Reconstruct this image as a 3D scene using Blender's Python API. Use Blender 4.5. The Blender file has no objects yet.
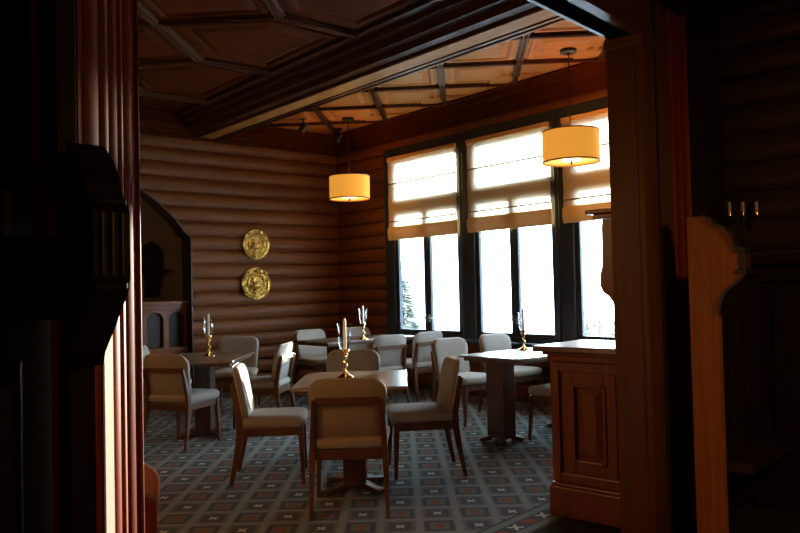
import bpy, bmesh, math, random
from mathutils import Vector, Matrix
random.seed(7)
sc = bpy.context.scene
col = sc.collection

# ------------------------------------------------------------------ camera
CX, CY, FPX, EYE = 400.0, 266.5, 762.0, 1.35
def _d(x, y): return Vector(((x-CX)/FPX, -(y-CY)/FPX, -1.0))
_Y = _d(-245, 303).normalized()
_X = _d(1300, 267); _X = (_X - _Y*_X.dot(_Y)).normalized()
_Z = _X.cross(_Y)
ROT = Matrix((_X, _Y, _Z))            # camera axes -> room axes
cam_data = bpy.data.cameras.new('camera')
cam_data.sensor_width = 36.0
cam_data.lens = FPX/800*36
cam_data.clip_start = 0.05
cam_data.clip_end = 500
cam = bpy.data.objects.new('camera', cam_data)
col.objects.link(cam)
cam.matrix_world = Matrix.Translation((0, 0, EYE)) @ ROT.to_4x4()
sc.camera = cam

# ------------------------------------------------------------------ light
SKY, SUN, EXPO = 22.0, 30.0, -0.1
w = bpy.data.worlds.new('hazy_sky'); sc.world = w; w.use_nodes = True
wb = w.node_tree.nodes['Background']
wb.inputs[0].default_value = (0.58, 0.79, 1.0, 1); wb.inputs[1].default_value = SKY
sun_data = bpy.data.lights.new('sun', 'SUN'); sun_data.energy = SUN
sun_data.angle = math.radians(1.0); sun_data.color = (1.0, 0.88, 0.70)
sun = bpy.data.objects.new('sun', sun_data); col.objects.link(sun)
SUN_AZ, SUN_EL = math.radians(25.7), math.radians(4.2)
sun.rotation_euler = Vector((math.cos(SUN_AZ)*math.cos(SUN_EL), math.sin(SUN_AZ)*math.cos(SUN_EL), math.sin(SUN_EL))).to_track_quat('Z', 'Y').to_euler()
vs = sc.view_settings
vs.view_transform = 'Standard'; vs.look = 'None'; vs.gamma = 1.0
vs.use_curve_mapping = False; vs.exposure = EXPO

# ------------------------------------------------------------------ frames
FU = Vector((0.646, 0.763)).normalized(); RU = Vector((FU.y, -FU.x))
def XY(u, v): return RU*u + FU*v                      # diagonal carpet frame -> room
N0, DW, DN = (1.26, 4.0), (0.668, 0.744), (-0.744, 0.668)
def DP(t, s, z=0.0):                                  # doorway frame: t along wall, s into dining room
    p = XY(N0[0]+t*DW[0]+s*DN[0], N0[1]+t*DW[1]+s*DN[1]); return Vector((p.x, p.y, z))
DANG = math.atan2(*(reversed((DP(1, 0)-DP(0, 0)).xy[:])))
UANG = math.atan2(RU.y, RU.x)
DMAT = Matrix.Translation(DP(0, 0)) @ Matrix.Rotation(DANG, 4, 'Z')
def ray(x, y): return ROT @ _d(x, y)
CAM = Vector((0, 0, EYE))
def on_z(x, y, z): r = ray(x, y); return CAM + r*((z-EYE)/r.z)
def on_x(x, y, X): r = ray(x, y); return CAM + r*(X/r.x)
def on_y(x, y, Y): r = ray(x, y); return CAM + r*(Y/r.y)
XW, YB = 6.715, 9.361          # window wall, log wall
ZC, ZB = 3.64, 3.40            # ceiling, beam underside

# ------------------------------------------------------------------ materials
def new_mat(name):
    m = bpy.data.materials.new(name); m.use_nodes = True
    nt = m.node_tree; return m, nt, nt.nodes['Principled BSDF'], nt.links
def wood(name, c1, c2, rough=0.35, grain=(1.5, 1.5, 22), space='Object', bump=0.05, spec=0.5):
    m, nt, b, L = new_mat(name)
    tc = nt.nodes.new('ShaderNodeTexCoord'); mp = nt.nodes.new('ShaderNodeMapping')
    mp.inputs['Scale'].default_value = grain
    if space == 'World':
        g = nt.nodes.new('ShaderNodeNewGeometry'); L.new(g.outputs['Position'], mp.inputs['Vector'])
    else: L.new(tc.outputs['Object'], mp.inputs['Vector'])
    n = nt.nodes.new('ShaderNodeTexNoise'); n.inputs['Scale'].default_value = 2.2
    n.inputs['Detail'].default_value = 6; n.inputs['Roughness'].default_value = 0.65; n.inputs['Distortion'].default_value = 0.7
    L.new(mp.outputs[0], n.inputs['Vector'])
    r = nt.nodes.new('ShaderNodeValToRGB')
    r.color_ramp.elements[0].position = 0.32; r.color_ramp.elements[0].color = (*c1, 1)
    r.color_ramp.elements[1].position = 0.68; r.color_ramp.elements[1].color = (*c2, 1)
    L.new(n.outputs['Fac'], r.inputs[0]); L.new(r.outputs[0], b.inputs['Base Color'])
    b.inputs['Roughness'].default_value = rough; b.inputs['Specular IOR Level'].default_value = spec
    bp = nt.nodes.new('ShaderNodeBump'); bp.inputs['Strength'].default_value = bump; bp.inputs['Distance'].default_value = 0.01
    L.new(n.outputs['Fac'], bp.inputs['Height']); L.new(bp.outputs[0], b.inputs['Normal'])
    return m
def plain(name, c, rough=0.5, metal=0.0, noise=0.0, scale=60.0, spec=0.5, bump=0.0, coat=0.0):
    m, nt, b, L = new_mat(name)
    b.inputs['Base Color'].default_value = (*c, 1); b.inputs['Roughness'].default_value = rough
    b.inputs['Metallic'].default_value = metal; b.inputs['Specular IOR Level'].default_value = spec
    b.inputs['Coat Weight'].default_value = coat
    if noise or bump:
        tc = nt.nodes.new('ShaderNodeTexCoord'); n = nt.nodes.new('ShaderNodeTexNoise')
        n.inputs['Scale'].default_value = scale; n.inputs['Detail'].default_value = 4
        L.new(tc.outputs['Object'], n.inputs['Vector'])
        if noise:
            mx = nt.nodes.new('ShaderNodeMix'); mx.data_type = 'RGBA'
            mx.inputs[6].default_value = (*[max(0, x*(1-noise)) for x in c], 1)
            mx.inputs[7].default_value = (*[min(1, x*(1+noise)) for x in c], 1)
            L.new(n.outputs['Fac'], mx.inputs[0]); L.new(mx.outputs[2], b.inputs['Base Color'])
        if bump:
            bp = nt.nodes.new('ShaderNodeBump'); bp.inputs['Strength'].default_value = bump; bp.inputs['Distance'].default_value = 0.004
            L.new(n.outputs['Fac'], bp.inputs['Height']); L.new(bp.outputs[0], b.inputs['Normal'])
    return m

M = {}
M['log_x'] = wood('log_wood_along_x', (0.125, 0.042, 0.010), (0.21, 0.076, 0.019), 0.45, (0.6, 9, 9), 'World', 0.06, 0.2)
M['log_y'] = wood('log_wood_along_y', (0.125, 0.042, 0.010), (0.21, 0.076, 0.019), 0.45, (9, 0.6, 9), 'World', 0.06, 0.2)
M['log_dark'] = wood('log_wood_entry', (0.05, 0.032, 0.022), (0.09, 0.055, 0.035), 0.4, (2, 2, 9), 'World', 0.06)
M['ceil'] = wood('ceiling_wood', (0.050, 0.011, 0.002), (0.085, 0.021, 0.004), 0.7, (9, 1.2, 4), 'World', 0.05, 0.03)
M['panel'] = wood('shaded_red_coffer_wood', (0.065, 0.012, 0.002), (0.11, 0.023, 0.004), 0.7, (10, 1.3, 5), 'Object', 0.05, 0.03)  # same coffer wood as the next, with the shade darkened into its colour
M['panel_lit'] = wood('lit_gold_coffer_wood', (0.30, 0.13, 0.032), (0.46, 0.22, 0.06), 0.5, (10, 1.3, 5), 'Object', 0.05, 0.2)  # window light on the coffers painted in as a lighter gold
M['rib'] = wood('rib_wood', (0.050, 0.016, 0.005), (0.085, 0.029, 0.010), 0.4, (6, 6, 6), 'Object', 0.03, 0.2)
M['frame_red'] = wood('red_varnished_wood', (0.20, 0.026, 0.0035), (0.30, 0.042, 0.006), 0.45, (14, 14, 0.7), 'World', 0.04, 0.12)
M['frame'] = wood('varnished_pine', (0.11, 0.042, 0.017), (0.18, 0.075, 0.031), 0.4, (14, 14, 0.7), 'World', 0.05, 0.25)
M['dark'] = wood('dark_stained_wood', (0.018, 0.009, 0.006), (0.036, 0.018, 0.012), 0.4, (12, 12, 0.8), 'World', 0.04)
M['pine'] = wood('orange_pine', (0.34, 0.12, 0.032), (0.50, 0.20, 0.058), 0.45, (14, 14, 0.7), 'World', 0.05, 0.2)
M['cab_top'] = wood('lacquered_cabinet_top', (0.13, 0.05, 0.022), (0.20, 0.085, 0.04), 0.28, (14, 14, 0.8), 'World', 0.0, 1.0)
M['cab'] = wood('cabinet_mahogany', (0.17, 0.056, 0.021), (0.28, 0.098, 0.038), 0.32, (14, 14, 0.8), 'World', 0.04)
M['table'] = wood('table_oak', (0.12, 0.072, 0.038), (0.19, 0.120, 0.068), 0.28, (2, 26, 2), 'Object', 0.0, 1.0)
M['table_edge'] = wood('table_pedestal_wood', (0.065, 0.032, 0.018), (0.11, 0.056, 0.032), 0.35, (16, 16, 1), 'Object', 0.03)
M['chairwood'] = wood('chair_walnut', (0.085, 0.036, 0.015), (0.145, 0.066, 0.028), 0.33, (18, 18, 1.5), 'Object', 0.03)
M['fabric'] = plain('beige_upholstery', (0.345, 0.31, 0.265), 0.88, 0, 0.12, 260, 0.2, 0.15)
M['rim_light_bead'] = plain('painted_rim_light', (0.55, 0.52, 0.48), 0.8, 0, 0.05, 200, 0.2)  # paler than the fabric: rim light painted onto the backrest edge
M['brass'] = plain('polished_brass', (0.80, 0.55, 0.22), 0.18, 1.0)
M['wax'] = plain('ivory_wax', (0.88, 0.84, 0.72), 0.45)
M['wick'] = plain('charred_wick', (0.03, 0.025, 0.02), 0.9)
M['frame_black'] = plain('blue_black_window_paint', (0.022, 0.034, 0.046), 0.36, 0, 0.1, 20)
M['black'] = plain('black_metal', (0.02, 0.02, 0.022), 0.4, 0.3)
M['steel'] = plain('steel', (0.5, 0.5, 0.5), 0.3, 1.0)
M['plaster'] = plain('grey_plaster', (0.34, 0.29, 0.24), 0.9, 0, 0.15, 4)
M['sun_strip_tone'] = plain('painted_sun_strip', (0.85, 0.80, 0.70), 0.3)  # pale tone painted for sun glare on the left jamb
M['bark'] = plain('bark', (0.05, 0.04, 0.03), 0.9, 0, 0.3, 12)
M['needles'] = plain('frosted_needles', (0.10, 0.125, 0.09), 0.8, 0, 0.3, 8)
M['twigs'] = plain('dry_shrub_leaves', (0.10, 0.088, 0.045), 0.8, 0, 0.3, 8)
M['snowground'] = plain('pale_frosted_ground', (0.75, 0.77, 0.76), 0.9, 0, 0.08, 0.3)

def glass_mat(name, tint, mixf):
    m, nt, b, L = new_mat(name)
    out = nt.nodes['Material Output']; nt.nodes.remove(b)
    tr = nt.nodes.new('ShaderNodeBsdfTransparent'); tr.inputs[0].default_value = (*tint, 1)
    gl = nt.nodes.new('ShaderNodeBsdfGlossy'); gl.inputs['Roughness'].default_value = 0.03
    fr = nt.nodes.new('ShaderNodeFresnel'); fr.inputs[0].default_value = 1.45
    mu = nt.nodes.new('ShaderNodeMath'); mu.operation = 'MULTIPLY'; mu.inputs[1].default_value = mixf
    L.new(fr.outputs[0], mu.inputs[0])
    mx = nt.nodes.new('ShaderNodeMixShader')
    L.new(mu.outputs[0], mx.inputs[0]); L.new(tr.outputs[0], mx.inputs[1]); L.new(gl.outputs[0], mx.inputs[2])
    L.new(mx.outputs[0], out.inputs[0]); return m
M['pane'] = glass_mat('window_glass', (0.97, 0.98, 0.98), 0.6)
M['hurricane'] = glass_mat('clear_blown_glass', (0.985, 0.985, 0.975), 0.35)

def fabric_trans(name, c, sheer, transl):
    m, nt, b, L = new_mat(name)
    out = nt.nodes['Material Output']; nt.nodes.remove(b)
    g = nt.nodes.new('ShaderNodeTexCoord'); nz = nt.nodes.new('ShaderNodeTexNoise'); nz.inputs['Scale'].default_value = 45
    mp = nt.nodes.new('ShaderNodeMapping'); mp.inputs['Scale'].default_value = (1, 1, 6)
    L.new(g.outputs['Object'], mp.inputs[0]); L.new(mp.outputs[0], nz.inputs['Vector'])
    cm = nt.nodes.new('ShaderNodeMix'); cm.data_type = 'RGBA'
    cm.inputs[6].default_value = (*[x*0.75 for x in c], 1); cm.inputs[7].default_value = (*[min(1, x*1.2) for x in c], 1)
    L.new(nz.outputs['Fac'], cm.inputs[0])
    di = nt.nodes.new('ShaderNodeBsdfDiffuse'); tl = nt.nodes.new('ShaderNodeBsdfTranslucent'); tp = nt.nodes.new('ShaderNodeBsdfTransparent')
    L.new(cm.outputs[2], di.inputs[0]); tl.inputs[0].default_value = (0.95, 0.80, 0.56, 1)
    tp.inputs[0].default_value = (1.0, 0.95, 0.85, 1)
    m1 = nt.nodes.new('ShaderNodeMixShader'); m1.inputs[0].default_value = transl
    L.new(di.outputs[0], m1.inputs[1]); L.new(tl.outputs[0], m1.inputs[2])
    m2 = nt.nodes.new('ShaderNodeMixShader'); m2.inputs[0].default_value = sheer
    L.new(m1.outputs[0], m2.inputs[1]); L.new(tp.outputs[0], m2.inputs[2])
    L.new(m2.outputs[0], out.inputs[0]); return m
M['blind'] = fabric_trans('sheer_tan_linen', (0.76, 0.50, 0.20), 0.08, 0.30)
M['blind_hem'] = fabric_trans('folded_tan_linen', (0.76, 0.50, 0.20), 0.0, 0.08)

def emit_mat(name, c, s, c2=None):
    m, nt, b, L = new_mat(name)
    b.inputs['Base Color'].default_value = (*c, 1); b.inputs['Roughness'].default_value = 0.8
    b.inputs['Emission Color'].default_value = (*c, 1); b.inputs['Emission Strength'].default_value = s
    if c2:      # woven linen: finely mottled
        tc = nt.nodes.new('ShaderNodeTexCoord'); nz = nt.nodes.new('ShaderNodeTexNoise'); nz.inputs['Scale'].default_value = 70
        L.new(tc.outputs['Object'], nz.inputs['Vector'])
        mx = nt.nodes.new('ShaderNodeMix'); mx.data_type = 'RGBA'
        mx.inputs[6].default_value = (*c2, 1); mx.inputs[7].default_value = (*c, 1)
        L.new(nz.outputs['Fac'], mx.inputs[0]); L.new(mx.outputs[2], b.inputs['Emission Color'])
    return m
M['shade'] = emit_mat('lit_linen_shade', (0.98, 0.44, 0.06), 0.78, (0.90, 0.35, 0.04))
M['shade_in'] = emit_mat('lit_shade_lining', (1.0, 0.55, 0.16), 0.9)
M['bulb'] = emit_mat('glowing_bulb', (1.0, 0.72, 0.36), 4.0)
M['shade_trim'] = plain('bronze_shade_ring', (0.22, 0.12, 0.04), 0.5)

def plate_mat():
    m, nt, b, L = new_mat('embossed_brass')
    b.inputs['Metallic'].default_value = 1.0; b.inputs['Roughness'].default_value = 0.3
    tc = nt.nodes.new('ShaderNodeTexCoord'); v = nt.nodes.new('ShaderNodeTexVoronoi'); v.inputs['Scale'].default_value = 26
    n = nt.nodes.new('ShaderNodeTexNoise'); n.inputs['Scale'].default_value = 14; n.inputs['Detail'].default_value = 5
    L.new(tc.outputs['Object'], v.inputs['Vector']); L.new(tc.outputs['Object'], n.inputs['Vector'])
    r = nt.nodes.new('ShaderNodeValToRGB')
    r.color_ramp.elements[0].position = 0.35; r.color_ramp.elements[0].color = (0.36, 0.19, 0.03, 1)
    r.color_ramp.elements[1].position = 0.62; r.color_ramp.elements[1].color = (1.0, 0.74, 0.22, 1)
    L.new(n.outputs['Fac'], r.inputs[0]); L.new(r.outputs[0], b.inputs['Base Color'])
    ad = nt.nodes.new('ShaderNodeMath'); ad.operation = 'ADD'
    L.new(v.outputs['Distance'], ad.inputs[0]); L.new(n.outputs['Fac'], ad.inputs[1])
    bp = nt.nodes.new('ShaderNodeBump'); bp.inputs['Strength'].default_value = 0.9; bp.inputs['Distance'].default_value = 0.02
    L.new(ad.outputs[0], bp.inputs['Height']); L.new(bp.outputs[0], b.inputs['Normal'])
    return m
M['plate'] = plate_mat()

def carpet_mat():
    m, nt, b, L = new_mat('patterned_carpet')
    b.inputs['Roughness'].default_value = 0.95; b.inputs['Specular IOR Level'].default_value = 0.15
    N = nt.nodes
    geo = N.new('ShaderNodeNewGeometry'); sep = N.new('ShaderNodeSeparateXYZ'); L.new(geo.outputs['Position'], sep.inputs[0])
    def mth(op, a, bb=None, c=None):
        x = N.new('ShaderNodeMath'); x.operation = op
        for i, q in enumerate((a, bb, c)):
            if q is None: continue
            if isinstance(q, (int, float)): x.inputs[i].default_value = q
            else: L.new(q, x.inputs[i])
        return x.outputs[0]
    def lin(ax, ay, off): return mth('ADD', mth('ADD', mth('MULTIPLY', sep.outputs[0], ax), mth('MULTIPLY', sep.outputs[1], ay)), off)
    pu, pv = 0.2235, 0.243
    U = lin(RU.x/pu, RU.y/pu, -0.191/pu + 0.5)
    V = lin(FU.x/pv, FU.y/pv, -4.84/pv + 0.5)
    fu = mth('ABSOLUTE', mth('SUBTRACT', mth('FRACT', U), 0.5)); fv = mth('ABSOLUTE', mth('SUBTRACT', mth('FRACT', V), 0.5))
    iu, iv = mth('FLOOR', U), mth('FLOOR', V)
    par = mth('ROUND', mth('FLOORED_MODULO', mth('ADD', iu, iv), 2.0))   # 0 orange, 1 white
    dmax = mth('MAXIMUM', fu, fv)
    line = mth('GREATER_THAN', dmax, 0.43)
    line2 = mth('GREATER_THAN', fu, 0.405)
    ring = mth('MULTIPLY', mth('GREATER_THAN', dmax, 0.25), mth('LESS_THAN', dmax, 0.37))
    core_o = mth('MULTIPLY', mth('LESS_THAN', fu, 0.12), mth('LESS_THAN', fv, 0.17))
    diag = mth('LESS_THAN', mth('ABSOLUTE', mth('SUBTRACT', fu, fv)), 0.055)
    core_w = mth('MULTIPLY', mth('MULTIPLY', diag, mth('LESS_THAN', dmax, 0.115)), par)
    core_w = mth('MAXIMUM', core_w, mth('MULTIPLY', mth('LESS_THAN', dmax, 0.055), par))
    core_o = mth('MULTIPLY', core_o, mth('SUBTRACT', 1.0, par))
    dark_w = mth('MULTIPLY', par, mth('LESS_THAN', dmax, 0.30))
    def mix(fac, a, c):
        x = N.new('ShaderNodeMix'); x.data_type = 'RGBA'
        if isinstance(fac, (int, float)): x.inputs[0].default_value = fac
        else: L.new(fac, x.inputs[0])
        for i, q in ((6, a), (7, c)):
            if isinstance(q, tuple): x.inputs[i].default_value = (*q, 1)
            else: L.new(q, x.inputs[i])
        return x.outputs[2]
    base, dark, lite = (0.130, 0.140, 0.124), (0.064, 0.072, 0.065), (0.205, 0.215, 0.192)
    c = mix(mth('MULTIPLY', ring, mth('SUBTRACT', 1.0, par)), base, dark)
    c = mix(dark_w, c, (0.072, 0.080, 0.072))
    c = mix(core_o, c, (0.22, 0.085, 0.04))
    c = mix(core_w, c, (0.50, 0.48, 0.41))
    c = mix(mth('MAXIMUM', line, line2), c, lite)
    # border beside the doorway: two pale bands with a motif strip between
    a0 = DP(0, 0); ax = (DP(0, 1)-a0).xy; tx = (DP(1, 0)-a0).xy
    S = lin(ax.x, ax.y, -(a0.xy.dot(ax))); T = lin(tx.x, tx.y, -(a0.xy.dot(tx)))
    inb = mth('LESS_THAN', S, 0.80)
    b1 = mth('LESS_THAN', mth('ABSOLUTE', mth('SUBTRACT', S, 0.755)), 0.026)
    b2 = mth('LESS_THAN', mth('ABSOLUTE', mth('SUBTRACT', S, 0.60)), 0.026)
    ft = mth('SUBTRACT', mth('FRACT', mth('MULTIPLY', T, 7.0)), 0.5); fs = mth('MULTIPLY', mth('SUBTRACT', S, 0.677), 7.0)
    it = mth('ROUND', mth('FLOORED_MODULO', mth('FLOOR', mth('MULTIPLY', T, 7.0)), 2.0))
    mk = mth('MULTIPLY', mth('LESS_THAN', mth('ABSOLUTE', ft), 0.28), mth('LESS_THAN', mth('ABSOLUTE', fs), 0.25))
    bc = mix(mth('MULTIPLY', mk, it), dark, (0.27, 0.08, 0.05))
    xw = mth('MULTIPLY', mth('MULTIPLY', mk, mth('SUBTRACT', 1.0, it)), mth('LESS_THAN', mth('ABSOLUTE', mth('SUBTRACT', mth('ABSOLUTE', ft), mth('ABSOLUTE', fs))), 0.10))
    bc = mix(xw, bc, (0.55, 0.54, 0.48))
    bc = mix(mth('MAXIMUM', b1, b2), bc, (0.17, 0.20, 0.20))
    c = mix(inb, c, bc)
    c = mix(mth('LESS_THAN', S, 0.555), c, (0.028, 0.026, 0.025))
    nz = N.new('ShaderNodeTexNoise'); nz.inputs['Scale'].default_value = 180; L.new(geo.outputs['Position'], nz.inputs['Vector'])
    hs = N.new('ShaderNodeHueSaturation'); L.new(c, hs.inputs['Color'])
    L.new(mth('ADD', mth('MULTIPLY', nz.outputs['Fac'], 0.7), 0.65), hs.inputs['Value'])
    L.new(hs.outputs[0], b.inputs['Base Color'])
    bp = N.new('ShaderNodeBump'); bp.inputs['Strength'].default_value = 0.3; bp.inputs['Distance'].default_value = 0.004
    L.new(nz.outputs['Fac'], bp.inputs['Height']); L.new(bp.outputs[0], b.inputs['Normal'])
    return m
M['carpet'] = carpet_mat()

# ------------------------------------------------------------------ mesh helpers
class MB:
    def __init__(s): s.v = []; s.f = []
    def add(s, vs_, fs_):
        o = len(s.v); s.v += [tuple(p) for p in vs_]; s.f += [tuple(i+o for i in q) for q in fs_]; return s
    def box(s, a, b):
        x0, y0, z0 = a; x1, y1, z1 = b
        return s.add([(x0,y0,z0),(x1,y0,z0),(x1,y1,z0),(x0,y1,z0),(x0,y0,z1),(x1,y0,z1),(x1,y1,z1),(x0,y1,z1)],
                     [(3,2,1,0),(4,5,6,7),(0,1,5,4),(1,2,6,5),(2,3,7,6),(3,0,4,7)])
    def prism(s, poly, fn0, fn1):
        """extrude polygon; fn0/fn1 map (a,b) to the two end caps"""
        n = len(poly); A = [fn0(*p) for p in poly]; B = [fn1(*p) for p in poly]
        return s.add(A+B, [tuple(range(n-1, -1, -1)), tuple(range(n, 2*n))] + [(i, (i+1) % n, n+(i+1) % n, n+i) for i in range(n)])
    def loft(s, rings, cap=True):
        n = len(rings[0]); vs_ = [p for r in rings for p in r]; fs_ = []
        for k in range(len(rings)-1):
            for i in range(n):
                j = (i+1) % n; fs_.append((k*n+i, k*n+j, (k+1)*n+j, (k+1)*n+i))
        if cap: fs_ += [tuple(range(n-1, -1, -1)), tuple(range((len(rings)-1)*n, len(rings)*n))]
        return s.add(vs_, fs_)
    def lathe(s, prof, n=20, c=(0, 0, 0), cap=False):
        rings = [[(c[0]+r*math.cos(2*math.pi*i/n), c[1]+r*math.sin(2*math.pi*i/n), c[2]+z) for i in range(n)] for r, z in prof]
        return s.loft(rings, cap)
    def sweep(s, path, n=6, rect=None):
        """path: [(x,y,z,r)] round, or rect sizes (wx, wy) per point scaled by r, sections in xy"""
        rings = []
        for k, (x, y, z, r) in enumerate(path):
            p = Vector((x, y, z)); a = Vector(path[max(0, k-1)][:3]); b = Vector(path[min(len(path)-1, k+1)][:3]); d = (b-a).normalized()
            if rect:
                wx, wy = rect; rings.append([(x+sx*wx*r/2, y+sy*wy*r/2, z) for sx, sy in ((-1,-1),(1,-1),(1,1),(-1,1))])
            else:
                ref = Vector((0, 0, 1)) if abs(d.z) < 0.9 else Vector((1, 0, 0))
                e1 = d.cross(ref).normalized(); e2 = d.cross(e1)
                rings.append([p + (e1*math.cos(2*math.pi*i/n) + e2*math.sin(2*math.pi*i/n))*r for i in range(n)])
        return s.loft(rings)
    def build(s, name, mat, parent=None, smooth=False, bevel=0.0, mat4=None):
        me = bpy.data.meshes.new(name)
        me.from_pydata([tuple(v) for v in s.v], [], s.f)
        bm = bmesh.new(); bm.from_mesh(me)
        bmesh.ops.recalc_face_normals(bm, faces=bm.faces)
        if bevel:
            ed = [e for e in bm.edges if len(e.link_faces) == 2 and e.calc_face_angle(0) > 0.5]
            bmesh.ops.bevel(bm, geom=ed, offset=bevel, segments=2, profile=0.5, affect='EDGES', clamp_overlap=True)
        if mat4 is not None: bm.transform(mat4)
        bm.to_mesh(me); bm.free()
        if smooth:
            for p in me.polygons: p.use_smooth = True
            try: me.set_sharp_from_angle(angle=math.radians(40))
            except Exception: pass
        me.materials.append(M[mat] if isinstance(mat, str) else mat)
        o = bpy.data.objects.new(name, me); col.objects.link(o)
        if parent is not None: o.parent = parent
        return o
def tag(o, label=None, cat=None, group=None, kind=None):
    if label: o['label'] = label
    if cat: o['category'] = cat
    if group: o['group'] = group
    if kind: o['kind'] = kind
    return o
def empty(name, loc=(0, 0, 0), rz=0.0):
    o = bpy.data.objects.new(name, None); col.objects.link(o)
    o.location = loc; o.rotation_euler = (0, 0, rz); o.empty_display_size = 0.1
    return o
def copy_tree(o, parent=None):
    c = o.copy(); col.objects.link(c); c.parent = parent
    for ch in [x for x in col.objects if x.parent == o]: copy_tree(ch, c)
    return c
def struct(o, label): return tag(o, label, None, None, 'structure')

# ------------------------------------------------------------------ room shell
XL = -1.6
fl = MB().add([(-6, -6, 0), (8, -6, 0), (8, 11, 0), (-6, 11, 0), (-6, -6, -0.1), (8, -6, -0.1), (8, 11, -0.1), (-6, 11, -0.1)],
              [(0,1,2,3), (7,6,5,4), (0,4,5,1), (1,5,6,2), (2,6,7,3), (3,7,4,0)]).build('floor', 'carpet')
struct(fl, 'grey green carpet with a checked pattern of white and orange motifs')

LP, LZ0, NLOG = 0.1885, 0.026, 18
def log_profile(z0, p=LP, bulge=0.058, n=9):
    return [(z0 + p*(0.5 - 0.5*math.cos(math.pi*i/(n-1))) , bulge*math.sin(math.pi*i/(n-1))**0.75 if 0 < i < n-1 else 0.0) for i in range(n)]
def make_log(parent, z0, lo, hi, axis, base, sign, mat, name='log', mat4=None):
    """axis 'x': log runs in x at y = base + sign*bulge; lo/hi are functions of z"""
    pr = log_profile(z0); pr[0] = (pr[0][0]+0.003, 0); pr[-1] = (pr[-1][0]-0.003, 0)
    ring = [(b, z) for z, b in pr]
    ring = [(-0.05, pr[-1][0]), (-0.05, pr[0][0])] + [(b, z) for z, b in pr]
    def P_(t, b, z): return (t, base+sign*b, z) if axis == 'x' else (base+sign*b, t, z)
    A = [P_(lo(z), b, z) for b, z in ring]; B = [P_(hi(z), b, z) for b, z in ring]
    mb = MB().loft([A, B]); return mb.build(name, mat, parent, smooth=True, mat4=mat4)
# niche outline in the log wall (ogee arch), symmetric about its middle
NX = 3.20
NPT = [(0.0, 4.36), (2.07, 4.36), (2.10, 4.33), (2.15, 4.265), (2.23, 4.21), (2.32, 4.14), (2.44, 4.01), (2.55, 3.88), (2.66, 3.72), (2.74, 3.50), (2.78, 3.20)]
def niche_r(z):
    if z >= NPT[-1][0]: return NX
    for (z0, x0), (z1, x1) in zip(NPT, NPT[1:]):
        if z0 <= z <= z1: return x0 + (x1-x0)*(z-z0)/(z1-z0)
    return NX
wb_o = MB()
WT = 0.05
wb_o.box((XL, YB+WT, 0), (2*NX-4.36, YB+0.25, 3.9)); wb_o.box((4.36, YB+WT, 0), (7.2, YB+0.25, 3.9))
wb_o.prism([(2*NX-4.36, 2.07)] + [(2*NX-x, z) for z, x in NPT[2:]] + [(x, z) for z, x in reversed(NPT[1:-1])] + [(4.36, 3.9), (2*NX-4.36, 3.9)],
           lambda a, b: (a, YB+WT, b), lambda a, b: (a, YB+0.25, b))
wall_back = wb_o.build('wall_back', 'log_x')
struct(wall_back, 'dark brown horizontal log wall with two brass plates and an arched alcove')
for k in range(NLOG):
    z0 = LZ0 + k*LP
    if z0 + LP > 3.45: break
    make_log(wall_back, z0, niche_r, lambda z: XW+0.02, 'x', YB+WT, -1, 'log_x')
    make_log(wall_back, z0, lambda z: XL, lambda z: 2*NX-niche_r(z) if niche_r(z) > NX else NX, 'x', YB+WT, -1, 'log_x')
nb = MB().box((1.6, YB+0.95, 0), (4.8, YB+1.05, 3.0))
nb.box((1.6, YB+0.25, 0), (1.7, YB+0.95, 3.0)); nb.box((4.55, YB+0.25, 0), (4.65, YB+0.95, 3.0)); nb.box((1.6, YB+0.25, 2.9), (4.65, YB+0.95, 3.0))
tag(nb.build('niche_lining', 'plaster', wall_back), 'grey plaster lining inside the alcove')
# edge strip following the arch
ar = MB(); outl = [(4.36, 0.0)] + [(x, z) for z, x in NPT[1:]]
pts = outl + [(2*NX-x, z) for x, z in reversed(outl[:-1])]
rings = []
for i, (x, z) in enumerate(pts):
    a = Vector(pts[max(0, i-1)]); b = Vector(pts[min(len(pts)-1, i+1)]); d = (b-a).normalized(); nrm = Vector((d.y, -d.x))
    q = Vector((x, z)); o_ = q - nrm*0.0; i_ = q - nrm*0.018
    rings.append([(o_.x, YB-0.02, o_.y), (i_.x, YB-0.02, i_.y), (i_.x, YB+0.25, i_.y), (o_.x, YB+0.25, o_.y)])
ar.loft(rings); ar.build('arch_trim', 'dark', wall_back)

# window wall with three openings
W_Z0, W_Z1 = 0.70, 3.27
WIN = [(6.697, 8.216), (5.217, 6.695), (3.76, 5.215)]            # outer frame extents in y
wr = MB()
wr.box((XW+0.05, -1.0, 0), (XW+0.12, 10.4, W_Z0)); wr.box((XW+0.05, -1.0, W_Z1), (XW+0.12, 10.4, 3.9))
wr.box((XW+0.05, 8.216, W_Z0), (XW+0.12, 10.4, W_Z1)); wr.box((XW+0.05, -1.0, W_Z0), (XW+0.12, 3.76, W_Z1))
wall_right = wr.build('wall_right', 'log_y')
struct(wall_right, 'dark log wall holding the row of tall black framed windows')
for k in range(NLOG):
    z0 = LZ0 + k*LP
    if z0 + LP > 3.45: break
    if z0 >= W_Z1-0.08:
        make_log(wall_right, z0, lambda z: 1.5, lambda z: YB+0.03, 'y', XW+0.05, -1, 'log_y')
    elif z0 + LP <= W_Z0:
        make_log(wall_right, z0, lambda z: 1.5, lambda z: YB+0.03, 'y', XW+0.05, -1, 'log_y')
    else:
        make_log(wall_right, z0, lambda z: 8.216, lambda z: YB+0.03, 'y', XW+0.05, -1, 'log_y')
        make_log(wall_right, z0, lambda z: 1.5, lambda z: 3.76, 'y', XW+0.05, -1, 'log_y')
wall_left = MB().box((XL-0.2, 0.5, 0), (XL, 10.4, 3.9)).build('wall_left', 'log_y'); struct(wall_left, 'brown side wall of the dining room, out of view')

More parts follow.
